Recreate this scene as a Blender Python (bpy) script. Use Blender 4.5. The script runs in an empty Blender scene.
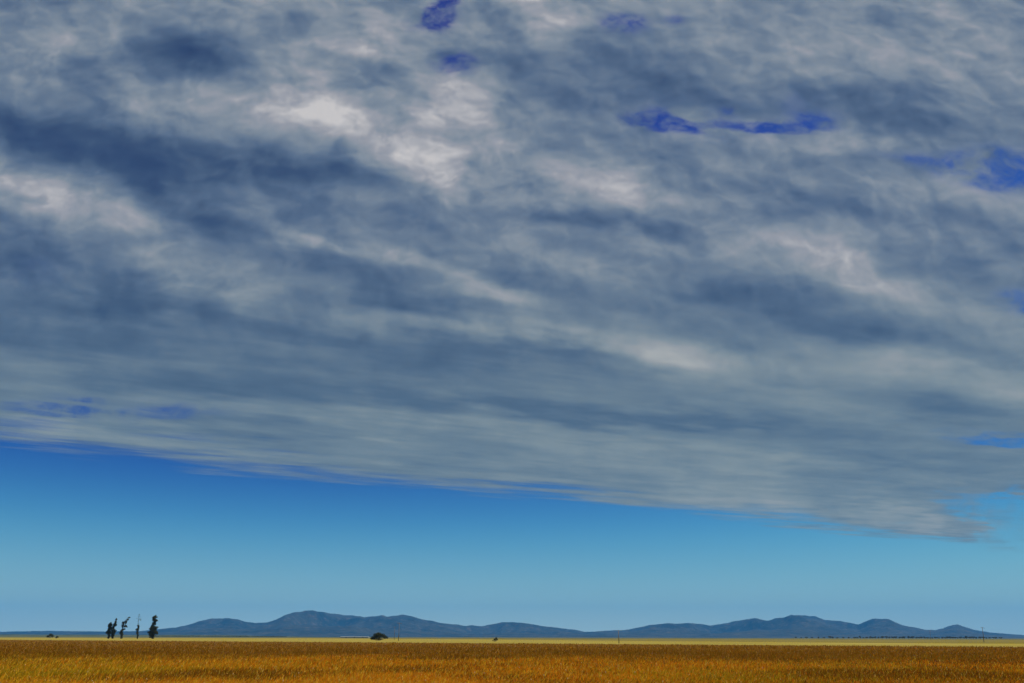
import bpy, math, random
import numpy as np
from mathutils import Vector, Matrix, noise as mnoise

random.seed(7)
rng = np.random.default_rng(11)
S = bpy.context.scene
COL = S.collection
R = math.radians

# ------------------------------------------------------------------ camera
W, H, FPX = 1024, 683, 796.0
EYE = 1.7
PITCH, ROLL = R(20.38), R(0.13)
cam_d = bpy.data.cameras.new('camera')
cam_d.sensor_width = 36.0
cam_d.lens = FPX / W * 36.0
cam_d.clip_start, cam_d.clip_end = 0.1, 120000.0
cam = bpy.data.objects.new('camera', cam_d)
COL.objects.link(cam)
cam.matrix_world = (Matrix.Translation((0, 0, EYE)) @ Matrix.Rotation(R(90) + PITCH, 4, 'X')
                    @ Matrix.Rotation(ROLL, 4, 'Z'))
S.camera = cam
CR = cam.matrix_world.to_3x3()


def ray(px, py):
    """direction of a photo pixel, scaled to one unit of northing"""
    d = CR @ Vector(((px - W / 2) / FPX, (H / 2 - py) / FPX, -1.0))
    return d / d.y


def at(px, py, z=0.0):
    """ground point under a photo pixel (py below the horizon)"""
    d = ray(px, py)
    k = (z - EYE) / d.z
    return Vector((d.x * k, k, z))


# ------------------------------------------------------------------ helpers
def tag(o, label=None, cat=None, group=None, kind=None):
    if label: o['label'] = label
    if cat: o['category'] = cat
    if group: o['group'] = group
    if kind: o['kind'] = kind
    return o


def empty(name, loc):
    o = bpy.data.objects.new(name, None)
    o.location = loc
    o.empty_display_size = 0.5
    COL.objects.link(o)
    return o


def mesh_obj(name, verts, faces, mat, parent=None, smooth=False):
    me = bpy.data.meshes.new(name)
    me.from_pydata([tuple(v) for v in verts], [], faces)
    me.materials.append(mat)
    if smooth:
        me.polygons.foreach_set('use_smooth', [True] * len(me.polygons))
    me.update()
    o = bpy.data.objects.new(name, me)
    COL.objects.link(o)
    if parent: o.parent = parent
    return o


def big_mesh(name, co, tris, mat, attrs=None, parent=None):
    """mesh from numpy arrays; attrs = {name: (n,3) colours per vertex}"""
    me = bpy.data.meshes.new(name)
    n, m = len(co), len(tris)
    me.vertices.add(n)
    me.vertices.foreach_set('co', co.astype(np.float32).ravel())
    me.loops.add(m * 3)
    me.loops.foreach_set('vertex_index', tris.astype(np.int32).ravel())
    me.polygons.add(m)
    me.polygons.foreach_set('loop_start', np.arange(0, m * 3, 3, dtype=np.int32))
    me.polygons.foreach_set('loop_total', np.full(m, 3, dtype=np.int32))
    for k, c in (attrs or {}).items():
        a = me.attributes.new(k, 'FLOAT_COLOR', 'POINT')
        a.data.foreach_set('color', np.c_[c, np.ones(n)].astype(np.float32).ravel())
    me.update(calc_edges=True)
    me.validate()
    me.materials.append(mat)
    o = bpy.data.objects.new(name, me)
    COL.objects.link(o)
    if parent: o.parent = parent
    return o


class NT:
    """terse node-tree builder"""
    def __init__(self, tree):
        self.t = tree
        tree.nodes.clear()

    def n(self, idname, **kw):
        nd = self.t.nodes.new(idname)
        for k, v in kw.items():
            setattr(nd, k, v)
        return nd

    def put(self, sock, v):
        if hasattr(v, 'is_linked'):
            self.t.links.new(v, sock)
        elif v is not None:
            sock.default_value = v

    def m(self, op, a, b=None, c=None, clamp=False):
        nd = self.n('ShaderNodeMath', operation=op, use_clamp=clamp)
        for i, v in enumerate((a, b, c)):
            if v is not None: self.put(nd.inputs[i], v)
        return nd.outputs[0]

    def v(self, op, a, b=None, c=None, out=0):
        nd = self.n('ShaderNodeVectorMath', operation=op)
        for i, x in enumerate((a, b, c)):
            if x is not None:
                self.put(nd.inputs['Scale'] if (op == 'SCALE' and i == 1) else nd.inputs[i], x)
        return nd.outputs['Value'] if out else nd.outputs['Vector']

    def noise(self, vec, scale, detail=4, rough=.5, lac=2.0, dist=0.0, w=None, col=False):
        nd = self.n('ShaderNodeTexNoise')
        if w is not None:
            nd.noise_dimensions = '4D'
            nd.inputs['W'].default_value = w
        self.put(nd.inputs['Vector'], vec)
        for k, x in (('Scale', scale), ('Detail', detail), ('Roughness', rough), ('Lacunarity', lac), ('Distortion', dist)):
            self.put(nd.inputs[k], x)
        return nd.outputs['Color' if col else 'Fac']

    def rng(self, x, a, b, lo=0.0, hi=1.0, smooth=True):
        nd = self.n('ShaderNodeMapRange', interpolation_type='SMOOTHSTEP' if smooth else 'LINEAR')
        for i, q in enumerate((x, a, b, lo, hi)):
            self.put(nd.inputs[i], q)
        return nd.outputs[0]

    def ramp(self, x, stops, interp='LINEAR'):
        nd = self.n('ShaderNodeValToRGB')
        cr = nd.color_ramp
        cr.interpolation = interp
        while len(cr.elements) < len(stops):
            cr.elements.new(1.0)
        for e, (p, c) in zip(cr.elements, stops):
            e.position = p
            e.color = (*c, 1.0)
        self.put(nd.inputs[0], x)
        return nd.outputs[0]

    def mix(self, f, a, b, mode='MIX'):
        nd = self.n('ShaderNodeMix', data_type='RGBA', blend_type=mode)
        self.put(nd.inputs[0], f)
        for i, x in ((6, a), (7, b)):
            if isinstance(x, tuple) and len(x) == 3: x = (*x, 1.0)
            self.put(nd.inputs[i], x)
        return nd.outputs[2]

    def xyz(self, vec):
        nd = self.n('ShaderNodeSeparateXYZ')
        self.put(nd.inputs[0], vec)
        return nd.outputs

    def comb(self, x, y, z=0.0):
        nd = self.n('ShaderNodeCombineXYZ')
        for i, q in enumerate((x, y, z)): self.put(nd.inputs[i], q)
        return nd.outputs[0]


def material(name, rough=0.9):
    m = bpy.data.materials.new(name)
    m.use_nodes = True
    t = NT(m.node_tree)
    out = t.n('ShaderNodeOutputMaterial')
    p = t.n('ShaderNodeBsdfPrincipled')
    p.inputs['Roughness'].default_value = rough
    p.inputs['Specular IOR Level'].default_value = 0.2
    t.put(out.inputs['Surface'], p.outputs[0])
    return m, t, p, out


# ------------------------------------------------------------------ light
SUN_AZ, SUN_EL = 76.0, 54.0        # clockwise from straight ahead, and height
sd = bpy.data.lights.new('sun', 'SUN')
sd.energy = 5.0
sd.angle = R(0.5)
sd.color = (1.0, 0.95, 0.86)
sun = bpy.data.objects.new('sun', sd)
COL.objects.link(sun)
to_sun = Vector((math.sin(R(SUN_AZ)) * math.cos(R(SUN_EL)), math.cos(R(SUN_AZ)) * math.cos(R(SUN_EL)), math.sin(R(SUN_EL))))
sun.rotation_euler = to_sun.to_track_quat('Z', 'Y').to_euler()
sun.location = to_sun * 50

S.view_settings.view_transform = 'Standard'
S.view_settings.look = 'None'
S.view_settings.gamma = 1.0
S.view_settings.use_curve_mapping = False
S.view_settings.exposure = 0.0

# ------------------------------------------------------------------ sky and cloud sheet
SKY = 0.10
world = bpy.data.worlds.new('World')
S.world = world
world.use_nodes = True
t = NT(world.node_tree)
wout = t.n('ShaderNodeOutputWorld')
bg = t.n('ShaderNodeBackground')
bg.inputs['Strength'].default_value = SKY
t.put(wout.inputs['Surface'], bg.outputs[0])

sky = t.n('ShaderNodeTexSky', sky_type='NISHITA')
sky.sun_disc = False
sky.sun_elevation = R(SUN_EL)
sky.sun_rotation = R(SUN_AZ)
sky.altitude = 100
sky.air_density = 1.0
sky.dust_density = 0.6
sky.ozone_density = 2.5

D = t.v('NORMALIZE', t.n('ShaderNodeTexCoord').outputs['Generated'])
dx, dy, dz = t.xyz(D)
dzc = t.m('MAXIMUM', dz, 0.025)
# the point where a line of sight meets the cloud sheet, in units of its height
P = t.comb(t.m('DIVIDE', dx, dzc), t.m('DIVIDE', dy, dzc), 0.0)
# compass plane: how far right and how far up per unit straight ahead
dyc = t.m('MAXIMUM', dy, 0.06)
ST = t.comb(t.m('DIVIDE', dx, dyc), t.m('DIVIDE', dz, dyc), 0.0)
tt = t.xyz(ST)[1]


def stretched(vec, ang, sx, sy):
    nd = t.n('ShaderNodeMapping', vector_type='TEXTURE')
    t.put(nd.inputs['Vector'], vec)
    nd.inputs['Rotation'].default_value = (0, 0, R(ang))
    nd.inputs['Scale'].default_value = (sx, sy, 1)
    return nd.outputs[0]


Q = stretched(P, 28, 2.2, 1.0)       # wind-drawn coordinates along the sheet's edge
warp_a = t.noise(Q, 1.6, 3, .55, w=3.1, col=True)
warp_b = t.noise(Q, 6.0, 3, .55, w=7.7, col=True)
wv = t.v('ADD', t.v('SCALE', t.v('SUBTRACT', warp_a, (.5, .5, .5)), 0.10),
         t.v('SCALE', t.v('SUBTRACT', warp_b, (.5, .5, .5)), 0.10))
wv = t.v('MULTIPLY', wv, (1.0, 0.5, 0.0))
STW = t.v('ADD', ST, wv)


def sky_st(px, py):
    d = ray(px, py)
    return np.array((d.x, d.z))


def patch(px, py, rx, ry, ang):
    """soft elliptical patch of the cloud sheet"""
    c = sky_st(px, py)
    e = 3.0
    J = np.c_[(sky_st(px + e, py) - sky_st(px - e, py)) / (2 * e), (sky_st(px, py + e) - sky_st(px, py - e)) / (2 * e)]
    a = R(ang)
    A = J @ np.array([[math.cos(a), -math.sin(a)], [math.sin(a), math.cos(a)]]) @ np.diag((rx, ry))
    U, s, _ = np.linalg.svd(A)
    nd = t.n('ShaderNodeMapping', vector_type='TEXTURE')
    t.put(nd.inputs['Vector'], STW)
    nd.inputs['Location'].default_value = (c[0], c[1], 0)
    nd.inputs['Rotation'].default_value = (0, 0, math.atan2(U[1, 0], U[0, 0]))
    nd.inputs['Scale'].default_value = (s[0], s[1], 1)
    g = t.n('ShaderNodeTexGradient', gradient_type='SPHERICAL')
    t.put(g.inputs[0], nd.outputs[0])
    return t.rng(g.outputs['Fac'], 0.0, 1.0)


def total(base, items, gain=1.0):
    acc = base
    for px, py, rx, ry, ang, amp in items:
        acc = t.m('MULTIPLY_ADD', patch(px, py, rx, ry, ang), amp * gain, acc)
    return acc


TONE = [  # thick (dark) and thin (bright) parts of the sheet
    # dark masses
    (188, 48, 110, 46, 18, -.55), (205, 62, 60, 24, 20, -.22), (150, 30, 60, 26, 20, -.18),
    (60, 132, 170, 42, 6, -.42), (90, 150, 130, 30, 6, -.38), (170, 165, 140, 34, 6, -.30),
    (290, 165, 130, 36, 2, -.52), (345, 178, 100, 26, 4, -.34), (215, 150, 120, 24, -6, -.20),
    (190, 205, 110, 30, 24, -.42), (225, 232, 80, 20, 4, -.30), (300, 215, 120, 26, 6, -.22),
    (25, 252, 110, 30, 2, -.40), (120, 300, 160, 30, 4, -.30), (40, 310, 140, 26, 2, -.22), (60, 340, 200, 18, 4, -.25),
    (330, 270, 110, 20, 10, -.28), (450, 250, 90, 30, 12, -.18), (440, 305, 120, 20, 6, -.28), (360, 300, 110, 18, 8, -.2),
    (265, 330, 110, 16, 6, -.25), (470, 350, 220, 26, 5, -.26), (570, 352, 120, 14, 6, -.22), (660, 300, 120, 30, 8, -.20),
    (840, 322, 210, 36, 15, -.40), (900, 345, 150, 22, 14, -.24), (745, 292, 110, 20, 4, -.30), (640, 265, 100, 22, 6, -.20),
    (565, 211, 90, 16, 3, -.40), (635, 222, 70, 18, 12, -.22), (540, 280, 70, 16, 4, -.25), (520, 150, 80, 40, 20, -.16),
    (610, 412, 260, 16, 3, -.30), (730, 425, 200, 16, 4, -.26), (390, 395, 260, 18, 6, -.22), (150, 385, 240, 18, 5, -.24),
    (230, 425, 160, 12, 6, -.16), (860, 455, 200, 14, 5, -.18), (960, 410, 120, 16, 6, -.22),
    (650, 78, 170, 40, 4, -.24), (575, 55, 90, 28, 4, -.22), (700, 100, 200, 30, 3, -.24), (560, 100, 100, 40, 10, -.18),
    (865, 98, 110, 46, 12, -.34), (930, 128, 160, 40, 8, -.26), (790, 205, 150, 26, 6, -.2), (920, 215, 120, 22, 8, -.2),
    (500, 62, 44, 60, 10, -.32), (450, 40, 60, 40, 0, -.14), (95, 68, 50, 40, 0, -.20), (345, 62, 60, 18, 14, -.22),
    (290, 98, 30, 20, 0, -.22), (430, 95, 30, 18, 10, -.2), (415, 215, 80, 30, 6, -.22), (355, 95, 40, 16, 10, -.14),
    (20, 120, 50, 40, 0, -.2), (980, 280, 90, 26, 10, -.22), (700, 190, 120, 20, 4, -.18),
    (150, 335, 420, 110, 5, -.20), (80, 150, 330, 150, 5, -.14), (420, 350, 380, 70, 6, -.12),
    # bright masses
    (492, 4, 90, 40, 0, .34), (600, 6, 120, 24, 0, .2), (370, 105, 180, 95, 14, .34), (480, 160, 150, 60, 14, .26),
    (60, 203, 125, 28, 14, .62), (28, 196, 60, 16, 4, .25), (125, 222, 70, 14, 8, .25), (205, 104, 120, 36, 0, .36), (240, 96, 70, 24, 0, .2),
    (100, 30, 90, 40, 0, .28), (22, 42, 60, 50, 0, .28), (128, 74, 34, 18, 10, .45), (40, 92, 60, 26, 0, .15), (135, 108, 40, 14, 0, .15),
    (310, 115, 52, 18, 8, .70), (300, 82, 80, 28, 14, .40), (345, 105, 60, 30, 14, .25), (384, 138, 46, 30, 14, .55), (425, 158, 48, 26, 14, .58),
    (460, 172, 60, 26, 16, .32), (330, 40, 110, 26, 8, .28), (355, 48, 50, 12, 26, .18), (390, 95, 60, 16, 22, .28), (440, 82, 44, 18, 24, .34), (482, 88, 26, 26, 60, .42),
    (425, 108, 26, 18, 0, .25), (440, 40, 40, 22, 0, .28), (270, 8, 140, 34, 0, .30), (490, 8, 70, 40, 0, .34), (452, 128, 60, 20, 10, .22),
    (555, 178, 120, 22, 8, .24), (585, 178, 40, 12, 4, .10), (636, 188, 50, 20, 22, .48), (500, 190, 90, 20, 4, .22), (690, 200, 80, 20, 10, .22),
    (300, 240, 90, 14, 22, .38), (350, 252, 80, 18, 8, .34), (385, 258, 44, 16, 4, .34), (430, 265, 60, 16, 20, .36), (480, 280, 80, 16, 18, .36), (505, 292, 40, 12, 6, .2),
    (155, 268, 44, 22, 14, .40), (175, 290, 40, 16, 0, .3), (215, 285, 80, 22, 14, .36), (240, 306, 44, 22, -30, .34), (160, 317, 30, 8, 4, .25), (260, 322, 60, 14, 10, .18),
    (420, 330, 140, 22, 6, .28), (590, 275, 110, 20, 10, .20), (555, 262, 90, 20, 6, .18), (600, 345, 200, 22, 6, .34), (560, 338, 70, 12, 4, .2), (690, 365, 120, 18, 8, .26),
    (560, 445, 320, 24, 8, .22), (300, 420, 220, 16, 6, .16), (800, 512, 300, 20, 6, .28), (940, 520, 130, 14, 4, .22), (700, 480, 260, 18, 5, .14),
    (930, 40, 200, 66, 5, .26), (780, 60, 100, 30, 5, .22), (690, 42, 70, 18, 2, .2), (572, 24, 40, 9, -6, .40), (520, 20, 50, 26, 0, .1),
    (868, 145, 90, 14, 6, .40), (790, 150, 70, 14, 2, .22), (665, 135, 60, 18, 8, .2), (840, 262, 140, 24, 12, .36), (780, 245, 90, 20, 6, .22), (820, 275, 60, 14, 4, .2), (945, 205, 120, 18, 4, .18),
    (930, 302, 150, 26, 18, .34), (870, 372, 200, 26, 6, .2), (960, 372, 140, 22, 12, .26), (20, 425, 180, 18, 3, .22), (160, 440, 140, 12, 8, .16), (60, 372, 140, 14, 4, .14),
]
HOLES = [
    (440, 6, 34, 20, -30, 1.5), (422, 20, 34, 20, -10, .8), (432, 14, 46, 30, -20, .4), (446, 62, 36, 18, 0, 1.3), (622, 27, 40, 18, 0, .95), (668, 24, 20, 10, 0, .4),
    (640, 120, 46, 10, 4, .75), (664, 121, 36, 14, 26, .85), (676, 128, 30, 9, 20, .6), (735, 129, 130, 9, 1, 1.1), (785, 128, 60, 12, -4, .5), (700, 122, 150, 40, 4, .3), (726, 114, 14, 8, 10, .4),
    (790, 105, 50, 22, 0, .25), (1010, 172, 80, 36, 6, 1.3), (965, 168, 70, 18, 10, .55), (900, 160, 80, 12, 8, .3), (1018, 300, 50, 18, 0, .8),
    (1000, 438, 80, 14, 3, 1.7), (1016, 503, 100, 22, -3, 2.6), (130, 412, 170, 14, 3, .55), (60, 405, 110, 12, 3, .4), (30, 268, 60, 20, 0, .3), (1062, 534, 110, 44, 0, 4.0), (672, 132, 70, 8, 12, .5), (800, 122, 60, 14, -8, .5), (940, 175, 70, 14, 12, .5),
]
low = t.rng(tt, .58, .22)            # streakier towards the far edge
high = t.m('SUBTRACT', 1.0, low)
f_big = t.noise(Q, 1.1, 4, .55, w=1.3, dist=.3)
f_mid = t.noise(stretched(P, 24, 1.7, 1.0), 4.2, 4, .55, w=4.6, dist=.4)
f_thread = t.noise(stretched(P, 22, 4.5, 1.0), 4.6, 5, .6, w=2.2, dist=.3)
# heaped, rounded puffs where the sheet is seen more from below, lit from the upper right
C0 = t.v('MULTIPLY', ST, (1.0, 1.3, 0))
C0 = t.v('ADD', C0, t.v('MULTIPLY', t.v('SUBTRACT', t.noise(C0, 9.0, 3, .55, col=True), (.5, .5, .5)), (.075, .06, 0)))


def puff(vec, scale=10.0):
    nd = t.n('ShaderNodeTexVoronoi', voronoi_dimensions='2D', feature='SMOOTH_F1', normalize=True)
    t.put(nd.inputs['Vector'], vec)
    for k, x in (('Scale', scale), ('Detail', 1.6), ('Roughness', .45), ('Lacunarity', 2.3), ('Smoothness', .8)):
        nd.inputs[k].default_value = x
    return t.m('SUBTRACT', 1.0, nd.outputs['Distance'])


p0 = puff(C0)
relief = t.m('SUBTRACT', p0, puff(t.v('ADD', C0, (.010, .014, 0))))
C1 = t.v('ADD', C0, t.v('MULTIPLY', t.v('SUBTRACT', t.noise(C0, 24.0, 2, .5, w=4.0, col=True), (.5, .5, .5)), (.035, .03, 0)))
relief2 = t.m('SUBTRACT', puff(C1, 27.0), puff(t.v('ADD', C1, (.005, .008, 0)), 27.0))
f_soft = t.noise(C0, 7.0, 6, .57)
f_rag = t.noise(C0, 16.0, 5, .6, w=3.3)
f_puff = t.m('ADD', t.m('MULTIPLY', f_soft, .75), t.m('MULTIPLY', p0, .35))
dark = total(0.0, [(a, b, c * 1.1, d * 1.1, e, f * (.66 if a > 540 else .86)) for a, b, c, d, e, f in TONE if f < 0])
bright = total(0.0, [(a, b, c * 1.3, d * 1.3, e, f) for a, b, c, d, e, f in TONE if f > 0], .70)
tone = t.m('MULTIPLY_ADD', bright, t.m('MULTIPLY_ADD', t.m('SUBTRACT', f_soft, .5), 3.4, .98), t.m('ADD', dark, .50))
tone = t.m('MULTIPLY_ADD', t.m('SUBTRACT', f_big, .5), .40, tone)
tone = t.m('MULTIPLY_ADD', t.m('SUBTRACT', f_mid, .5), t.m('MULTIPLY_ADD', low, .22, .26), tone)
tone = t.m('MULTIPLY_ADD', t.m('SUBTRACT', f_soft, .5), t.m('MULTIPLY_ADD', high, .66, .12), tone)
tone = t.m('MULTIPLY_ADD', relief, t.m('MULTIPLY_ADD', high, 1.25, .10), tone)
tone = t.m('MULTIPLY_ADD', relief2, t.m('MULTIPLY', high, t.m('MULTIPLY_ADD', tone, .55, .05)), tone)
tone = t.m('MULTIPLY_ADD', t.m('SUBTRACT', f_rag, .5), t.m('MULTIPLY_ADD', high, .18, .05), tone)
tone = t.m('MULTIPLY_ADD', t.m('MULTIPLY', t.m('SUBTRACT', f_thread, .5), t.m('MULTIPLY_ADD', low, .40, .10)), .9, tone)

# the sheet ends along a straight line far ahead
pa, pb = sky_st(0, 438), sky_st(900, 539)
a3 = np.array((pa[0], 1)) / pa[1]
b3 = np.array((pb[0], 1)) / pb[1]
ed = (b3 - a3) / np.linalg.norm(b3 - a3)
en = np.array((ed[1], -ed[0]))       # towards the viewer
edge = t.m('SUBTRACT', t.v('DOT_PRODUCT', P, (en[0], en[1], 0), out=1), float(en @ a3))
e_noise = t.m('MULTIPLY_ADD', t.m('SUBTRACT', t.noise(stretched(P, 30, 4.0, 1.0), 1.5, 5, .6, w=5.5), .5), 1.9,
              t.m('MULTIPLY', t.m('SUBTRACT', t.noise(Q, .35, 3, .5, w=8.1), .5), 1.4))
edge = t.m('ADD', edge, e_noise)
cover = t.rng(t.m('MULTIPLY_ADD', t.m('SUBTRACT', f_thread, .5), 2.0, edge), -.12, .62)
hole = total(0.0, HOLES, 1.25)
hole = t.m('ADD', hole, t.m('MULTIPLY', t.m('SUBTRACT', f_rag, .52), t.rng(hole, .02, .8, 0, 6.5)))
veil = t.m('MULTIPLY_ADD', t.rng(t.noise(C0, 30.0, 5, .62, w=6.6), .38, .66), .55, .05)     # torn shreds left hanging in the gaps
cover = t.m('MULTIPLY', cover, t.m('MAXIMUM', t.rng(hole, -.2, 2.0, 1.0, 0.0), t.m('MULTIPLY', veil, t.rng(hole, 1.5, 4.0, 1.0, .35))))
# thin veil where the sheet is weakest
cover = t.m('MULTIPLY', cover, t.rng(tone, -.35, .15, .90, 1.0))

tone01 = t.rng(tone, -.38, 1.46, smooth=False)
c_cloud = t.ramp(tone01, [(0.0, (.030, .058, .120)), (.18, (.048, .086, .160)), (.34, (.092, .144, .226)), (.48, (.155, .212, .276)),
                          (.60, (.228, .280, .322)), (.74, (.322, .346, .376)), (1.0, (.58, .58, .56))])
c_cloud = t.mix(t.m('MULTIPLY', low, .8), c_cloud, t.mix(1.0, c_cloud, (1.02, 1.05, .95), 'MULTIPLY'))
c_cloud = t.mix(high, c_cloud, t.mix(1.0, c_cloud, (1.02, .99, 1.02), 'MULTIPLY'))
c_cloud = t.v('SCALE', c_cloud, 1.0 / SKY)
# clear air: the sky's own light, printed with the deep colours of the photograph
sr, sg, sb = t.n('ShaderNodeSeparateColor').outputs
t.put(sr.node.inputs[0], t.v('SCALE', sky.outputs[0], SKY))
c_sky = t.comb(t.m('MULTIPLY_ADD', t.m('POWER', sr, 2.6), .42 / SKY, .012 / SKY), t.m('MULTIPLY_ADD', t.m('POWER', sg, 2.1), .72 / SKY, .012 / SKY),
               t.m('MULTIPLY', t.m('POWER', sb, .98), .68 / SKY))
pale = t.m('POWER', t.rng(dz, .205, .005, smooth=False), 1.3)
c_pale = t.ramp(t.m('MULTIPLY', dz, 4.0), [(0.0, (.52, .69, .63)), (.14, (.43, .67, .65)), (.34, (.27, .60, .68)), (.53, (.15, .58, .74)), (.85, (.07, .38, .64))], 'B_SPLINE')
c_sky = t.mix(pale, c_sky, t.v('SCALE', c_pale, 1.0 / SKY))
t.put(bg.inputs['Color'], t.mix(cover, c_sky, c_cloud))
world.cycles.sampling_method = 'MANUAL'
world.cycles.sample_map_resolution = 256
S.cycles.use_adaptive_sampling = True
S.cycles.adaptive_threshold = 0.015
S.cycles.adaptive_min_samples = 12

# ------------------------------------------------------------------ materials
def fake_noise3(v, s, seed):
    return mnoise.noise(Vector(v) * s + Vector((seed, seed * 1.7, seed * .3)))


def leaf_material(name, dark, light):
    m, t, p, out = material(name, .75)
    oi = t.n('ShaderNodeTexCoord')
    f = t.noise(oi.outputs['Object'], .9, 3, .6)
    f2 = t.noise(oi.outputs['Object'], 7.0, 2, .5)
    c = t.mix(t.rng(t.m('MULTIPLY_ADD', f2, .4, t.m('MULTIPLY', f, .7)), .35, .75), dark, light)
    t.put(p.inputs['Base Color'], c)
    tr = t.n('ShaderNodeBsdfTranslucent')
    t.put(tr.inputs['Color'], c)
    mx = t.n('ShaderNodeMixShader')
    mx.inputs[0].default_value = .2
    t.put(mx.inputs[1], p.outputs[0]); t.put(mx.inputs[2], tr.outputs[0])
    t.put(out.inputs['Surface'], mx.outputs[0])
    return m


def wood_material(name, a, b):
    m, t, p, out = material(name, .85)
    c = t.n('ShaderNodeTexCoord').outputs['Object']
    g = t.noise(t.v('MULTIPLY', c, (9, 9, .8)), 1.5, 4, .6)
    t.put(p.inputs['Base Color'], t.mix(t.rng(g, .3, .7), a, b))
    return m


M_LEAF = leaf_material('dark_foliage', (.030, .044, .016), (.095, .100, .038))
M_LEAF2 = leaf_material('olive_foliage', (.028, .040, .014), (.085, .090, .034))
M_BARK = wood_material('bark', (.07, .055, .045), (.16, .13, .11))
M_POLE = wood_material('weathered_wood', (.14, .125, .105), (.25, .225, .195))
M_IRON = wood_material('dull_iron', (.06, .055, .05), (.10, .09, .085))
M_PORC = wood_material('porcelain', (.30, .28, .25), (.42, .40, .36))

# ------------------------------------------------------------------ ground
GR = 21500.0
# far side of the tall grass, and the dark hedge-high line in the stubble beyond
FA, FB = at(0, 639.2, .30), at(1024, 645.7, .30)
fdir = (FB - FA).normalized()
fn = Vector((-fdir.y, fdir.x, 0))
if fn.y < 0: fn = -fn
FOFF = FA.dot(fn)

gm, t, p, out = material('dry_ground', 1.0)
p.inputs['Specular IOR Level'].default_value = 0.0
pos = t.n('ShaderNodeNewGeometry').outputs['Position']
gx, gy, gz = t.xyz(pos)
over = t.m('SUBTRACT', t.v('DOT_PRODUCT', pos, tuple(fn), out=1), FOFF)     # metres past the tall grass
n1 = t.noise(pos, .012, 5, .6)
n2 = t.noise(t.v('MULTIPLY', pos, (.4, 1, 1)), .05, 5, .6)
n3 = t.noise(pos, 1.3, 4, .65)
soil = t.mix(t.rng(n3, .3, .7), (.10, .050, .010), (.24, .115, .022))
soil = t.mix(t.rng(n2, .45, .7), soil, (.15, .085, .018))
straw = t.mix(t.rng(n2, .3, .72), (.225, .178, .034), (.305, .242, .050))
straw = t.mix(t.rng(n3, .35, .8, 0, .5), straw, (.30, .20, .05))
straw = t.mix(t.rng(n1, .5, .72, 0, .6), straw, (.32, .27, .075))
olive = t.mix(t.rng(n2, .3, .7), (.125, .104, .032), (.195, .154, .046))
far = t.mix(t.rng(n1, .35, .65), (.07, .085, .04), (.16, .14, .06))
# the stubble strip gives way to duller pasture further out, sooner towards the right
pas = t.m('SUBTRACT', over, t.m('MAXIMUM', t.m('MULTIPLY_ADD', gx, -1.0, 300.0), 165.0))
gcol = t.mix(t.rng(t.m('MULTIPLY_ADD', t.m('SUBTRACT', n1, .5), 160.0, pas), -12, 40, 0, .85), straw, olive)
line = t.m('MULTIPLY', t.rng(t.m('ABSOLUTE', t.m('MULTIPLY_ADD', t.m('SUBTRACT', n2, .5), 30.0, t.m('ADD', pas, -5.0))), 5, 26, 1, 0), t.rng(gx, -30, 90))
gcol = t.mix(t.m('MULTIPLY', line, .85), gcol, (.060, .055, .014))
gcol = t.mix(t.rng(t.m('MULTIPLY_ADD', t.m('SUBTRACT', n1, .5), 300.0, gy), 900, 1150), gcol, far)
gcol = t.mix(t.rng(t.m('MULTIPLY_ADD', t.m('SUBTRACT', n2, .5), 10.0, over), -3, 3), soil, gcol)
t.put(p.inputs['Base Color'], gcol)
bmp = t.n('ShaderNodeBump')
bmp.inputs['Strength'].default_value = .6
bmp.inputs['Distance'].default_value = .1
t.put(bmp.inputs['Height'], n3)
t.put(p.inputs['Normal'], bmp.outputs[0])

rings = [0, 8, 16, 30, 50, 80, 120, 180, 260, 400, 600, 900, 1400, 2200, 3500, 5500, 8500, 13000, GR]
SEG = 160
gv, gf = [(0, 0, 0)], []
for r in rings[1:]:
    for k in range(SEG):
        a = 2 * math.pi * k / SEG
        gv.append((r * math.sin(a), r * math.cos(a), 0))
for k in range(SEG):
    gf.append((0, 1 + (k + 1) % SEG, 1 + k))
for i in range(len(rings) - 2):
    b0, b1 = 1 + i * SEG, 1 + (i + 1) * SEG
    for k in range(SEG):
        k2 = (k + 1) % SEG
        gf.append((b0 + k, b0 + k2, b1 + k2, b1 + k))
tag(mesh_obj('ground', gv, gf, gm), kind='structure')

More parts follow.
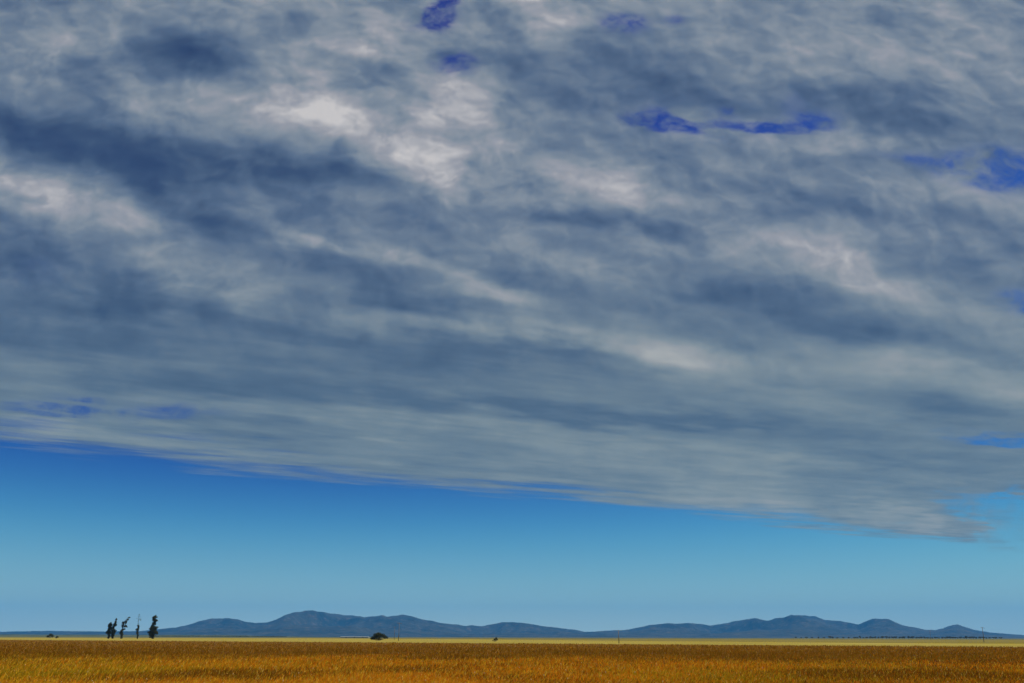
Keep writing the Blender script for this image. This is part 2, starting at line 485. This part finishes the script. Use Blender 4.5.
# ------------------------------------------------------------------ hills
SKYLINE = [
    (-260, 629), (-160, 630.5), (-60, 631.2), (0, 631.8), (22, 631.2), (50, 630.8), (100, 631.4), (140, 631), (160, 629), (175, 627.5), (188, 625), (200, 620.5), (212, 618.5), (226, 618), (238, 619.5),
    (248, 622), (256, 623), (268, 622), (277, 619), (285, 615), (294, 612.5), (305, 610.8), (313, 610.4), (322, 611.5),
    (333, 613.5), (350, 615.5), (360, 616), (364, 617), (372, 616.3), (378, 616), (383, 615.2), (387, 616.5), (394, 615),
    (404, 614.8), (411, 616), (421, 619), (432, 620.5), (441, 623), (456, 624.5), (466, 626), (473, 625.3), (482, 626),
    (490, 624.5), (500, 622.5), (508, 622), (520, 622.5), (530, 624), (540, 625.5), (556, 627.5), (570, 629.3), (574, 629.6),
    (585, 631.8), (598, 631.3), (610, 630.5), (625, 630), (637, 627.5), (650, 625), (662, 624), (668, 623.2), (675, 623.5), (690, 623.2),
    (700, 623.5), (711, 625.5), (720, 624), (735, 621), (746, 619), (755, 618), (762, 619.8), (768, 620.5), (775, 618), (785, 617.5), (791, 615),
    (800, 614.8), (808, 615.8), (815, 616), (825, 620.3), (836, 620.5), (850, 622.5), (858, 624.5), (866, 621.5), (874, 618.2), (888, 619),
    (895, 622), (903, 625.5), (914, 627), (925, 629.5), (935, 630), (943, 628.5), (948, 626), (957, 624.3), (966, 627),
    (975, 630), (990, 632.5), (1010, 634), (1024, 635), (1080, 636), (1160, 634), (1300, 636)]
RIDGE = 14000.0
sk_s, sk_t = [], []
for px, py in SKYLINE:
    d = ray(px, py)
    sk_s.append(d.x); sk_t.append(d.z)


def hill_mesh(name, r0, s_lo, s_hi, crest, depth_front, depth_back, ns, nr, seed, rough, mat=None):
    """crest(s) gives the crest's slope above the eye; the land falls away before and behind it"""
    vs, fs = [], []
    prof = np.concatenate([np.linspace(-1, 0, nr, endpoint=False), np.linspace(0, 1, nr // 2)])
    for i in range(ns + 1):
        s = s_lo + (s_hi - s_lo) * i / ns
        hmax = max(crest(s), 0) * r0
        for q in prof:
            d = r0 + (q * depth_front if q < 0 else q * depth_back)
            x, y = s * d, d
            a = abs(q)
            base = (1 - a) ** 1.55 if q < 0 else (1 - a)
            w = min(1.0, a * 5) * (1 - a)
            n = 0.0
            sc, am = 1 / 1500.0, 1.0
            for o in range(5):
                n += am * (1 - 2 * abs(mnoise.noise(Vector((x * sc + seed, y * sc * .55, seed * .31 + o)))))
                sc *= 2.05; am *= .5
            z = hmax * (base + rough * w * (n - .75) * .5)
            z += (mnoise.noise(Vector((x / 220.0, y / 220.0, seed))) * 5 + mnoise.noise(Vector((x / 90.0, y / 90.0, seed))) * 3) * min(1, hmax / 90) * (1 - a)
            z = min(z, (hmax * d / r0 + EYE) * (1.0 if q == 0 else .995 - .04 * a))
            vs.append((x, y, max(z, -.6) if a < 1 else -.6))
    k = len(prof)
    for i in range(ns):
        for j in range(k - 1):
            fs.append((i * k + j, (i + 1) * k + j, (i + 1) * k + j + 1, i * k + j + 1))
    return mesh_obj(name, vs, fs, mat or M_HILL, smooth=True)


M_HILL, t, p, out = material('scrub_and_rock', .95)
pos = t.n('ShaderNodeNewGeometry').outputs['Position']
h1 = t.noise(pos, .0016, 6, .62)
h2 = t.noise(pos, .012, 5, .65)
hc = t.mix(t.rng(h1, .38, .62), (.007, .014, .012), (.034, .038, .029))
hc = t.mix(t.rng(h2, .5, .7, 0, .7), hc, (.100, .076, .054))
hc = t.mix(t.rng(h2, .3, .45, .7, 0), hc, (.016, .022, .012))
t.put(p.inputs['Base Color'], hc)
bmp = t.n('ShaderNodeBump')
bmp.inputs['Strength'].default_value = .8
bmp.inputs['Distance'].default_value = 25.0
t.put(bmp.inputs['Height'], h2)
t.put(p.inputs['Normal'], bmp.outputs[0])

main_crest = lambda s: float(np.interp(s, sk_s, sk_t)) * (1 + .035 * mnoise.noise(Vector((s * 60.0, 2.2, 0))) + .03 * mnoise.noise(Vector((s * 150.0, 5.2, 0))))
tag(hill_mesh('hills', RIDGE, sk_s[0], sk_s[-1], main_crest, 3600, 3000, 1000, 40, 3.3, 1.7), kind='structure')


def spur_crest(s):      # lower foothills in front of the main range
    b = main_crest(s)
    return max(0.0, b * (.42 + .32 * mnoise.noise(Vector((s * 7.0, 4.4, 0))) + .1 * mnoise.noise(Vector((s * 26.0, 1.4, 0)))))


tag(hill_mesh('hills', 11200, sk_s[6], sk_s[-4], spur_crest, 2200, 1500, 600, 26, 8.7, 1.5), kind='structure')


def rise_crest(s):      # low scrubby rise nearer by, on the left
    a = ray(0, 633.6).z * .9
    k = min(1.0, max(0.0, (ray(345, 637).x - s) / .18))
    return max(0.0, a * k * k * (3 - 2 * k) * (.9 + .22 * mnoise.noise(Vector((s * 11.0, 7.4, 0))) + .1 * mnoise.noise(Vector((s * 70.0, 1.4, 0)))))


M_RISE, t, p, out = material('scrub_plain', 1.0)
p.inputs['Specular IOR Level'].default_value = 0.0
pos = t.n('ShaderNodeNewGeometry').outputs['Position']
t.put(p.inputs['Base Color'], t.mix(t.rng(t.noise(pos, .006, 5, .65), .35, .65), (.040, .055, .026), (.115, .120, .055)))
tag(hill_mesh('hills', 5200, sk_s[0], ray(350, 637).x, rise_crest, 1900, 1200, 300, 16, 12.1, .5, M_RISE), kind='structure')


# ------------------------------------------------------------------ trees and bushes
def tube(path, radii, nseg=8):
    vs, fs = [], []
    for i, (c, r) in enumerate(zip(path, radii)):
        c = Vector(c)
        d = (Vector(path[min(i + 1, len(path) - 1)]) - Vector(path[max(i - 1, 0)])).normalized()
        a = d.cross(Vector((.3, 1, .1))).normalized()
        b = d.cross(a)
        for k in range(nseg):
            th = 2 * math.pi * k / nseg
            vs.append(c + (a * math.cos(th) + b * math.sin(th)) * r)
    for i in range(len(path) - 1):
        for k in range(nseg):
            k2 = (k + 1) % nseg
            fs.append((i * nseg + k, i * nseg + k2, (i + 1) * nseg + k2, (i + 1) * nseg + k))
    fs.append(tuple(range(nseg))[::-1])
    fs.append(tuple((len(path) - 1) * nseg + k for k in range(nseg)))
    return vs, fs


def join(parts):
    V, F = [], []
    for vs, fs in parts:
        b = len(V)
        V += list(vs)
        F += [tuple(i + b for i in f) for f in fs]
    return V, F


def leaves(clumps, size, rnd):
    """clumps: (x, y, z, rx, ry, rz, n) -> many small bent leaf sprays through each volume"""
    V, F = [], []
    for x, y, z, rx, ry, rz, n in clumps:
        for _ in range(n):
            while True:
                u = Vector((rnd.uniform(-1, 1), rnd.uniform(-1, 1), rnd.uniform(-1, 1)))
                if u.length <= 1: break
            u *= (.55 + .45 * rnd.random())
            c = Vector((x + u.x * rx, y + u.y * ry, z + u.z * rz))
            a = Vector((rnd.gauss(0, 1), rnd.gauss(0, 1), rnd.gauss(-.2, .8))).normalized()
            b = a.cross(Vector((rnd.gauss(0, 1), rnd.gauss(0, 1), rnd.gauss(0, 1)))).normalized()
            L, w = size * rnd.uniform(.7, 1.5), size * rnd.uniform(.3, .55)
            k = len(V)
            nn = a.cross(b) * (L * .15)
            V += [c - a * L * .5, c + b * w * .5 + nn, c + a * L * .5, c - b * w * .5 + nn]
            F += [(k, k + 1, k + 2), (k, k + 2, k + 3)]
    return V, F


def make_tree(name, label, cat, base, spine, trunk_r, clumps, leaf, n_limb, mat, seed, group=None):
    """spine: list of (dx, dz) of the stem in metres; limbs run from the stem to the clumps"""
    rnd = random.Random(seed)
    root = empty(name, base)
    tag(root, label, cat, group)
    path = [(x, rnd.uniform(-.1, .1), z) for x, z in spine]
    path[0] = (path[0][0], 0, -.15)
    n = len(path)
    radii = [trunk_r * (1 - .88 * i / (n - 1)) for i in range(n)]
    radii[0] *= 1.35
    parts = [tube(path, radii)]
    for c in clumps[:n_limb]:
        zc = max(c[2] - .5 * c[5] - .4, .15 * spine[-1][1])
        i = min(range(n), key=lambda k: abs(path[k][2] - zc))
        p0 = Vector(path[i]); p1 = Vector(c[:3])
        mid = (p0 + p1) * .5 + Vector((0, 0, -.06 * (p1 - p0).length))
        r = radii[i] * .5
        parts.append(tube([p0, mid, p1], [r, r * .65, r * .2], 6))
    for a_, b_ in zip(path[1:-1], path[2:]):      # leafy shoots all the way up the stem
        for q_ in (.15, .5, .85):
            m_ = Vector(a_).lerp(Vector(b_), q_)
            clumps = clumps + [(m_.x + rnd.uniform(-.3, .3), m_.y, m_.z, .55, .6, .7, 26 if trunk_r > .2 else 5)]
    clumps = clumps + [(rnd.uniform(-.3, .3), 0, z_, 1.25 if trunk_r > .2 else .6, 1.1, .9, 170) for z_ in (.7, 1.7, 2.6)]
    v, f = join(parts)
    mesh_obj('trunk', v, f, M_BARK, root, smooth=True)
    v, f = leaves(clumps, leaf, rnd)
    mesh_obj('crown', v, f, mat, root)
    return root


TREES = 'tall narrow trees on the left horizon'
YT = 640.0      # metres to the row of tall trees
PXM = YT / FPX  # metres per photo pixel there, sideways


def tree_base(px):
    d = ray(px, 637)
    return Vector((d.x * YT, YT, 0))


def zpx(px, py):
    return max(0.0, EYE + ray(px, py).z * YT)


def px_clumps(px0, spec, dens):
    out = []
    rnd = random.Random(int(px0 * 10))
    for px, py, rx, ry in spec:
        x = (ray(px, py).x - ray(px0, 637).x) * YT
        z = zpx(px, py)
        ax, az = rx * PXM * 1.22, ry * PXM * 1.08
        num = int(dens * (ax * ax * az) ** .66 * 7) + 24
        out.append((x, rnd.uniform(-.3, .3), z, ax * .98, ax, az * .98, int(num * 1.35)))
        for _ in range(3):       # ragged outer sprays
            a_ = rnd.uniform(0, 6.28)
            out.append((x + math.cos(a_) * ax * .85, rnd.uniform(-.6, .6) * ax, z + math.sin(a_) * az * .85, ax * .5, ax * .55, az * .55, num // 4))
    return out


def px_spine(px0, pts):
    return [((ray(px, py).x - ray(px0, 637).x) * YT, zpx(px, py)) for px, py in pts]


tall = [
    (108.8, 'short dense dark tree at the left end of the row of tall trees',
     [(108.9, 637), (109, 631), (109.8, 626), (110.5, 623)],
     [(108.6, 632.6, 1.7, 2.4), (109.3, 629.6, 1.6, 2.2), (110.1, 626.2, 1.5, 2.0), (110.4, 623.7, 1.1, 1.3), (111.6, 624.8, .9, 1.2), (108.2, 630.6, 1.0, 1.3), (111.3, 628.0, .8, 1.2)], 1.0),
    (113.0, 'dark tree with crooked right-leaning top, second from left in the tall row',
     [(112.9, 637), (113, 631), (114.2, 626), (115.4, 622), (116.3, 618.5)],
     [(112.6, 633.4, 2.0, 2.4), (112.7, 630.3, 1.6, 2.0), (114.2, 631.6, 1.3, 1.7), (113.2, 627.8, 1.2, 1.6), (115.3, 625.2, 1.3, 1.5), (115.3, 622.6, .9, 1.5), (116.2, 619.4, .8, 1.0), (114.2, 624.2, .8, 1.0)], .9),
    (121.5, 'ragged sparse tree leaning far to the right, middle of the row of tall trees',
     [(121.4, 637), (121.7, 631), (123.4, 625), (125.8, 620.5), (128.9, 617.4)],
     [(121.3, 632.9, 1.8, 1.8), (122.5, 630.0, 1.2, 1.5), (122.8, 626.2, 1.2, 1.8), (123.2, 622.8, 1.1, 1.3), (125.7, 626.0, 1.0, 1.5), (126.1, 622.6, 1.0, 1.4), (127.4, 619.6, 1.0, .9), (129.0, 617.6, .9, .6), (124.6, 629.0, .8, .7), (126.8, 626.6, .6, .7)], .75),
    (137.6, 'very thin tree with wispy see-through top, second from right in the tall row',
     [(137.5, 637.2), (137.6, 630), (138.2, 624), (138.6, 618), (139.0, 614.5)],
     [(137.4, 632.8, 1.2, 1.6), (136.8, 629.6, .9, 1.2), (138.1, 628.9, 1.2, 1.5), (138.3, 626.2, 1.0, 1.4)], .9),
    (153.0, 'tallest and bushiest dark tree, at the right end of the row of tall trees',
     [(152.6, 637.2), (152.8, 630), (153.6, 624), (154.6, 619), (155.0, 616)],
     [(152.2, 634.4, 3.0, 2.3), (150.9, 632.6, 2.2, 2.0), (155.6, 632.2, 2.4, 1.8), (153.2, 630.4, 2.9, 2.4), (152.6, 627.0, 2.1, 2.0), (155.5, 628.2, 1.9, 1.4), (153.6, 623.8, 1.7, 2.2), (154.9, 620.2, 2.1, 1.7), (154.6, 617.2, 1.9, 1.4), (156.7, 620.8, 1.0, .8), (151.2, 629.2, 1.4, 1.2)], 1.0),
]
for i, (px0, label, sp, cl, dens) in enumerate(tall):
    clumps = px_clumps(px0, cl, 26 * dens)
    if i == 3:      # wispy twigs above the leafy part
        clumps += [(c[0], c[1], c[2], c[3], c[4], c[5], 9) for c in px_clumps(px0, [(138.5, 622.4, 1.1, 1.8), (138.9, 618.6, 1.5, 1.8), (138.8, 615.6, 1.0, 1.0), (140.2, 619.6, .8, 1.0)], 1)]
    make_tree('tall_tree', label, 'tree', tree_base(px0), px_spine(px0, sp), .32 if i != 3 else .16, clumps, .42, len(cl) * 4, M_LEAF, 40 + i, TREES)


def make_bush(label, px, py, spec, leaf, seed, wpx, name='bush', group=None):
    """a low many-stemmed bush; spec in metres about its foot"""
    b = at(px, py)
    rnd = random.Random(seed)
    big = wpx / FPX * b.y / (max(c[0] + c[3] for c in spec) - min(c[0] - c[3] for c in spec))
    root = empty(name, b)
    root.scale = (big, big, big)
    tag(root, label, 'bush', group)
    parts = []
    for c in spec:
        parts.append(tube([(rnd.uniform(-.15, .15), rnd.uniform(-.1, .1), -.1), (c[0] * .5, c[1] * .5, c[2] * .4), c[:3]], [.11, .07, .02], 6))
    v, f = join(parts)
    mesh_obj('stem', v, f, M_BARK, root, smooth=True)
    v, f = leaves(spec, leaf, rnd)
    mesh_obj('crown', v, f, M_LEAF2, root)
    return root


make_bush('broad rounded dark bush in the pale strip beside the utility poles', 378, 640.4,
          [(-1.7, 0, .75, 1.1, 1.3, .7, 420), (-.9, .3, 1.6, 1.3, 1.4, .95, 620), (.2, -.3, 1.9, 1.4, 1.5, .95, 700), (1.4, .2, 1.6, 1.3, 1.4, .85, 560),
           (2.4, 0, 1.05, 1.1, 1.2, .65, 380), (0, -.5, .9, 1.8, 1.6, .8, 620), (3.1, .1, .85, .7, .8, .32, 120), (-2.3, 0, .6, .6, .8, .4, 120)], .26, 71, 18.0)
make_bush('small dark round shrub in the middle of the pale strip', 495.3, 641.4,
          [(-.25, 0, .6, .55, .6, .5, 260), (.3, .1, .95, .6, .6, .5, 260), (.6, 0, .6, .45, .5, .4, 160), (-.9, 0, .3, .3, .3, .25, 60)], .17, 72, 6.0)
make_bush('low olive shrub at the far left of the horizon', 49.5, 638.0,
          [(-1.0, 0, .9, 1.2, 1.2, .8, 320), (.3, .2, 1.5, 1.5, 1.4, 1.1, 460), (1.5, 0, 1.0, 1.1, 1.2, .8, 300)], .3, 73, 8.0)
make_bush('tiny shrub just right of the low olive shrub at the far left', 56.6, 638.3,
          [(0, 0, .7, .6, .6, .55, 160), (.4, .1, .5, .5, .5, .4, 100), (-.3, 0, .3, .4, .4, .3, 60)], .22, 74, 3.2)


# far row of small trees under the hills on the right
def grove_tree(seed, w, h):
    rnd = random.Random(seed)
    root = empty('distant_tree', (0, 0, 0))
    clumps = []
    for k in range(6):
        a = rnd.uniform(0, 6.28)
        clumps.append((math.cos(a) * w * .28, math.sin(a) * w * .28, h * rnd.uniform(.42, .8), w * .3, w * .3, h * .2, 70))
    clumps.append((0, 0, h * .45, w * .42, w * .42, h * .3, 120))
    parts = [tube([(0, 0, -.2), (.1, 0, h * .4), (0, .1, h * .8)], [.35, .22, .06], 6)]
    for c in clumps[:6]:
        parts.append(tube([(0, 0, h * .3), tuple(c[:3])], [.14, .04], 5))
    v, f = join(parts)
    mesh_obj('trunk', v, f, M_BARK, root, smooth=True)
    v, f = leaves(clumps, .9, rnd)
    mesh_obj('crown', v, f, M_LEAF, root)
    return root


def copy_tree(o, parent=None):
    c = o.copy()
    COL.objects.link(c)
    c.parent = parent
    for ch in [q for q in list(COL.objects) if q.parent == o]:
        copy_tree(ch, c)
    return c


protos = [grove_tree(300, 9, 8.0), grove_tree(301, 7, 6.5), grove_tree(302, 11, 7.0)]
spots = []
rnd = random.Random(5)
px = 796.0
while px < 1003:
    spots.append(px)
    if 905 < px < 950: px += rnd.uniform(1.8, 3.4)
    elif px < 850: px += rnd.uniform(2.6, 6.5)
    else: px += rnd.uniform(2.2, 4.6)
used = set()
for i, px in enumerate(spots):
    k = i % 3
    o = protos[k] if k not in used else copy_tree(protos[k])
    used.add(k)
    yy = rnd.uniform(1850, 2150)
    d = ray(px, 639)
    o.location = (d.x * yy, yy, 0)
    o.rotation_euler = (0, 0, rnd.uniform(0, 6.28))
    sc = rnd.uniform(.65, 1.05)
    o.scale = (sc, sc, sc * rnd.uniform(.8, 1.1))
    tag(o, 'small dark tree in the far row at the foot of the right hills', 'tree', 'far row of trees under the right hills')

# a far belt of scrub under the left hills, too small and dense to count
rnd = random.Random(9)
cl = []
for k in range(420):
    px = rnd.uniform(152, 286)
    yy = rnd.uniform(3500, 4200)
    d = ray(px, 637)
    h = rnd.uniform(4.0, 7.0) * (1 - .4 * abs(px - 215) / 70)
    cl.append((d.x * yy, yy, h * .5, rnd.uniform(7, 15), 6, h * .55, 14))
v, f = leaves(cl, 3.2, rnd)
tag(mesh_obj('woodland', v, f, M_LEAF), 'thin dark belt of far scrub along the foot of the left hills', 'woodland', kind='stuff')

# long low shed far out on the plain, left of the broad bush
def plain(name, base, rough=.7, spread=.12):
    m, t, p, out = material(name, rough)
    c = t.n('ShaderNodeTexCoord').outputs['Object']
    f = t.noise(c, 1.2, 4, .6)
    t.put(p.inputs['Base Color'], t.mix(t.rng(f, .3, .7), tuple(x * (1 - spread) for x in base), tuple(min(.9, x * (1 + spread)) for x in base)))
    return m


YS = 1750.0
x0, x1 = ray(341, 636).x * YS, ray(369, 636).x * YS
shed = empty('farm_shed', ((x0 + x1) / 2, YS, 0))
tag(shed, 'long low pale shed on the horizon just left of the broad dark bush', 'shed')
hw, dp, hh, rf = (x1 - x0) / 2, 5.0, 1.9, .55
m_wall, m_roof, m_door = plain('lime_wash', (.34, .37, .38)), plain('zinc_sheet', (.30, .34, .36)), plain('dark_door', (.10, .11, .11))
v = [(-hw, -dp, 0), (hw, -dp, 0), (hw, dp, 0), (-hw, dp, 0), (-hw, -dp, hh), (hw, -dp, hh), (hw, dp, hh), (-hw, dp, hh), (-hw, 0, hh + rf), (hw, 0, hh + rf)]
mesh_obj('wall', v, [(0, 1, 5, 4), (2, 3, 7, 6), (1, 2, 6, 9, 5), (3, 0, 4, 8, 7)], m_wall, shed)
e = .4
v = []
for dz_ in (.03, .15):
    v += [(-hw - e, -dp - e, hh - .07 + dz_), (hw + e, -dp - e, hh - .07 + dz_), (hw + e, 0, hh + rf + dz_), (-hw - e, 0, hh + rf + dz_), (hw + e, dp + e, hh - .07 + dz_), (-hw - e, dp + e, hh - .07 + dz_)]
mesh_obj('roof', v, [(0, 3, 2, 1), (3, 5, 4, 2), (6, 7, 8, 9), (9, 8, 10, 11), (0, 1, 7, 6), (4, 5, 11, 10), (1, 2, 8, 7), (2, 4, 10, 8), (0, 6, 9, 3), (3, 9, 11, 5)], m_roof, shed)
for k in range(3):
    xd = -hw * .6 + k * hw * .6
    v = [(x, y, z) for y in (-dp - .08, -dp + .02) for z in (0, 1.6) for x in (xd - 1.2, xd + 1.2)]
    mesh_obj('door', v, [(0, 1, 3, 2), (4, 6, 7, 5), (0, 4, 5, 1), (2, 3, 7, 6), (0, 2, 6, 4), (1, 5, 7, 3)], m_door, shed)


# ------------------------------------------------------------------ utility poles
def make_pole(h, arms, seed):
    root = empty('utility_pole', (0, 0, 0))
    v, f = tube([(0, 0, -.3), (0, 0, h * .5), (.01, 0, h)], [.13, .11, .09], 12)
    mesh_obj('pole', v, f, M_POLE, root, smooth=True)
    for k in range(arms):
        z = h - .35 - k * .8
        L = 1.1
        b = [(x, y - .17, zz) for zz in (z - .06, z + .06) for y in (-.05, .05) for x in (-L, L)]
        fa = mesh_obj('crossarm', b, [(0, 1, 3, 2), (4, 6, 7, 5), (0, 4, 5, 1), (2, 3, 7, 6), (0, 2, 6, 4), (1, 5, 7, 3)], M_POLE, root)
        for x in (-.98, 0.42, -.42, .98):
            v, f = tube([(x, -.17, z + .06), (x, -.17, z + .13), (x, -.17, z + .17), (x, -.17, z + .26)], [.015, .05, .062, .035], 8)
            mesh_obj('insulator', v, f, M_PORC, fa, smooth=True)
    v, f = tube([(0, 0, h), (0, 0, h + .05)], [.125, .09], 10)
    mesh_obj('cap', v, f, M_IRON, root)
    return root


PG = 'utility poles crossing the pale strip'
pole0 = make_pole(8.6, 1, 1)
poles = [(398.5, 640.9, 622.6, 'tall thin utility pole just right of the broad dark bush'),
         (394.2, 639.6, 626.5, 'fainter shorter utility pole between the broad dark bush and its tall neighbour'),
         (619.0, 643.4, 630.0, 'thin utility pole standing in the gap between the two ranges of hills'),
         (984.0, 642.4, 627.2, 'thin utility pole at the right end of the far row of trees'),
         (930.8, 639.9, 630.6, 'small faint utility pole by the far trees, left of the last peak')]
for i, (px, pb, pt, label) in enumerate(poles):
    o = pole0 if i == 0 else copy_tree(pole0)
    g = at(px, pb)
    h = EYE + ray(px, pt).z * g.y
    o.location = g
    s_ = h / 8.6
    o.scale = (1, 1, s_)
    o.rotation_euler = (0, R(6.0 if px > 900 else 0), R(18))
    tag(o, label, 'utility pole', PG)

# ------------------------------------------------------------------ grass
NB = 700000
near, farv = 15.0, 400.0
u = rng.random(NB)
inv = 1 / near + u * (1 / farv - 1 / near)          # even over the rows of a level view
d = 1 / inv
sx = rng.uniform(-.86, .86, NB)
X, Y = sx * d, d
# clumps
X += rng.normal(0, .05, NB); Y += rng.normal(0, .05, NB)
lim = X * fn.x + Y * fn.y < FOFF + rng.normal(0, .8, NB)
X, Y, d = X[lim], Y[lim], d[lim]
n = len(X)


def vnoise(x, y, s, seed):
    """smooth value noise for arrays"""
    r = np.random.default_rng(seed)
    G = r.random((256, 256))
    x, y = x / s + 1000.3, y / s + 1000.7
    i, j = np.floor(x).astype(int), np.floor(y).astype(int)
    fx, fy = x - i, y - j
    fx, fy = fx * fx * (3 - 2 * fx), fy * fy * (3 - 2 * fy)
    g = lambda a, b: G[a % 256, b % 256]
    return (g(i, j) * (1 - fx) + g(i + 1, j) * fx) * (1 - fy) + (g(i, j + 1) * (1 - fx) + g(i + 1, j + 1) * fx) * fy


def fb(x, y, s, seed):
    return (vnoise(x, y, s, seed) + .5 * vnoise(x, y, s / 2.1, seed + 1) + .25 * vnoise(x, y, s / 4.3, seed + 2)) / 1.75


big, mid, sml = fb(X, Y * .8, 26, 1), fb(X, Y * .7, 7, 5), vnoise(X, Y, .9, 9)
hgt = (.15 + .15 * mid + .11 * sml) * rng.uniform(.6, 1.15, n)
wid = rng.uniform(.005, .012, n) * (1 + d / 50.0)
pal = np.array([(.74, .275, .010), (.75, .45, .024), (.66, .175, .008), (.40, .275, .010), (.76, .52, .10), (.36, .12, .008)])
sel = rng.random(n)
dep = X / np.maximum(Y, 1)
band = np.clip((d - 44 - 26 * (big - .5) * 2 - 22 * (mid - .5)) / 44, 0, 1)         # share of darker stem colours, rising further out
side = np.clip((dep + .62) / 1.25, 0, 1)                      # yellower to the left, rustier to the right
red = np.clip(.2 + .8 * side + 1.1 * (big - .5), 0, 1)
col = pal[0][None] * np.ones((n, 1))
m_ = rng.random(n)
mot = fb(X, Y * .55, 9, 33)
ye = m_ < (.62 - .5 * red)
col[ye] = pal[1]
ru = (m_ > .62) & (m_ < .62 + .36 * red)
col[ru] = pal[2]
ol = rng.random(n) < np.clip(.12 + 1.5 * (fb(X, Y * .7, 12, 21) - .52), .03, .7)
col[ol] = pal[3]
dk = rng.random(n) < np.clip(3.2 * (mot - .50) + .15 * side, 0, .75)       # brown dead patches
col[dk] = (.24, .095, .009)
pa_ = rng.random(n) < .035
col[pa_] = pal[4]
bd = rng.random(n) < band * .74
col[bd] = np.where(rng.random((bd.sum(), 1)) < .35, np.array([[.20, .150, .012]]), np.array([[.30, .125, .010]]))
front = np.clip((29 - d) / 8, 0, 1) * np.clip((-.2 - dep) / .25, 0, 1)     # straw-coloured corner at the left
fr = rng.random(n) < front * .9
col[fr] = (.78, .54, .03)
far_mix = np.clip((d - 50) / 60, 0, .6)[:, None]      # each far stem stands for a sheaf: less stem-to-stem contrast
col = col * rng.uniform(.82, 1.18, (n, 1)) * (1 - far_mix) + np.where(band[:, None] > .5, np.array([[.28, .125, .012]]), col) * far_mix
ang = rng.uniform(0, 2 * np.pi, n)
lean = rng.uniform(.1, .9, n) * hgt
la = rng.normal(.6, 1.0, n)
wx, wy = np.cos(ang) * wid, np.sin(ang) * wid
lx, ly = np.cos(la) * lean, np.sin(la) * lean
co = np.zeros((n, 5, 3), np.float32)
co[:, 0] = np.c_[X - wx, Y - wy, np.full(n, -.03)]
co[:, 1] = np.c_[X + wx, Y + wy, np.full(n, -.03)]
co[:, 2] = np.c_[X + lx * .35 - wx * .9, Y + ly * .35 - wy * .9, hgt * .62]
co[:, 3] = np.c_[X + lx * .35 + wx * .9, Y + ly * .35 + wy * .9, hgt * .62]
co[:, 4] = np.c_[X + lx, Y + ly, hgt]
bi = (np.arange(n) * 5)[:, None]
tri = np.concatenate([bi + np.array([[0, 1, 3]]), bi + np.array([[0, 3, 2]]), bi + np.array([[2, 3, 4]])])
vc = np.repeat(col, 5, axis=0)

# pale seed heads standing a little above the rest
ns = 1500
iv = 1 / 17 + rng.random(ns) * (1 / 120 - 1 / 17)
ds = 1 / iv
xs = rng.uniform(-.8, .8, ns) * ds
keep = xs * fn.x + ds * fn.y < FOFF - 3
xs, ds = xs[keep], ds[keep]
ns = len(xs)
hs = rng.uniform(.28, .45, ns)
sw = rng.uniform(.006, .015, ns) * (1 + ds / 110)
octo = np.array([(1, 0, 0), (-1, 0, 0), (0, 1, 0), (0, -1, 0), (0, 0, 2.0), (0, 0, -2.0)], np.float32)
cs = np.c_[xs, ds, hs][:, None, :] + octo[None] * sw[:, None, None]
st = np.zeros((ns, 3, 3), np.float32)
st[:, 0] = np.c_[xs - .007, ds, np.zeros(ns)]; st[:, 1] = np.c_[xs + .007, ds, np.zeros(ns)]; st[:, 2] = np.c_[xs, ds, hs]
of = np.array([(0, 2, 4), (2, 1, 4), (1, 3, 4), (3, 0, 4), (2, 0, 5), (1, 2, 5), (3, 1, 5), (0, 3, 5)])
b0 = n * 5
t1 = (b0 + np.arange(ns) * 6)[:, None, None] + of[None]
b1 = b0 + ns * 6
t2 = (b1 + np.arange(ns) * 3)[:, None] + np.array([[0, 1, 2]])
sc_ = np.where(rng.random((ns, 1)) < .2, np.array([[.74, .58, .32]]), np.array([[.74, .46, .12]]))
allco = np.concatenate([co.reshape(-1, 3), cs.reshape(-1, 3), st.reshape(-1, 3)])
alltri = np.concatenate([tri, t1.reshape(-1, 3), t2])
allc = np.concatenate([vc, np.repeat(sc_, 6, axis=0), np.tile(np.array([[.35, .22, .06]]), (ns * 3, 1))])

GM, t, p, out = material('dry_grass', 1.0)
p.inputs['Specular IOR Level'].default_value = 0.0
at_ = t.n('ShaderNodeAttribute', attribute_name='tint')
t.put(p.inputs['Base Color'], at_.outputs['Color'])
tr = t.n('ShaderNodeBsdfTranslucent')
t.put(tr.inputs['Color'], at_.outputs['Color'])
mx = t.n('ShaderNodeMixShader')
mx.inputs[0].default_value = .45
t.put(mx.inputs[1], p.outputs[0]); t.put(mx.inputs[2], tr.outputs[0])
t.put(out.inputs['Surface'], mx.outputs[0])
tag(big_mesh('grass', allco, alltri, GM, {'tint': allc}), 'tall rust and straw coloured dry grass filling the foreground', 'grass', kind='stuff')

# ------------------------------------------------------------------ air
HZ = 22000.0
zt = 760.0
v = [(x, y, z) for z in (-1.6, zt) for y in (-HZ, HZ) for x in (-HZ, HZ)]
hm = bpy.data.materials.new('air')
hm.use_nodes = True
t = NT(hm.node_tree)
out = t.n('ShaderNodeOutputMaterial')
pv = t.n('ShaderNodeVolumePrincipled')
pv.inputs['Color'].default_value = (.045, .42, 1.0, 1)
pv.inputs['Density'].default_value = 4.1e-5
pv.inputs['Anisotropy'].default_value = 0.0
t.put(out.inputs['Volume'], pv.outputs[0])
tag(mesh_obj('haze', v, [(0, 2, 3, 1), (4, 5, 7, 6), (0, 1, 5, 4), (2, 6, 7, 3), (0, 4, 6, 2), (1, 3, 7, 5)], hm), kind='stuff')
S.cycles.volume_bounces = 0
S.cycles.max_bounces = 6
S.cycles.transparent_max_bounces = 8
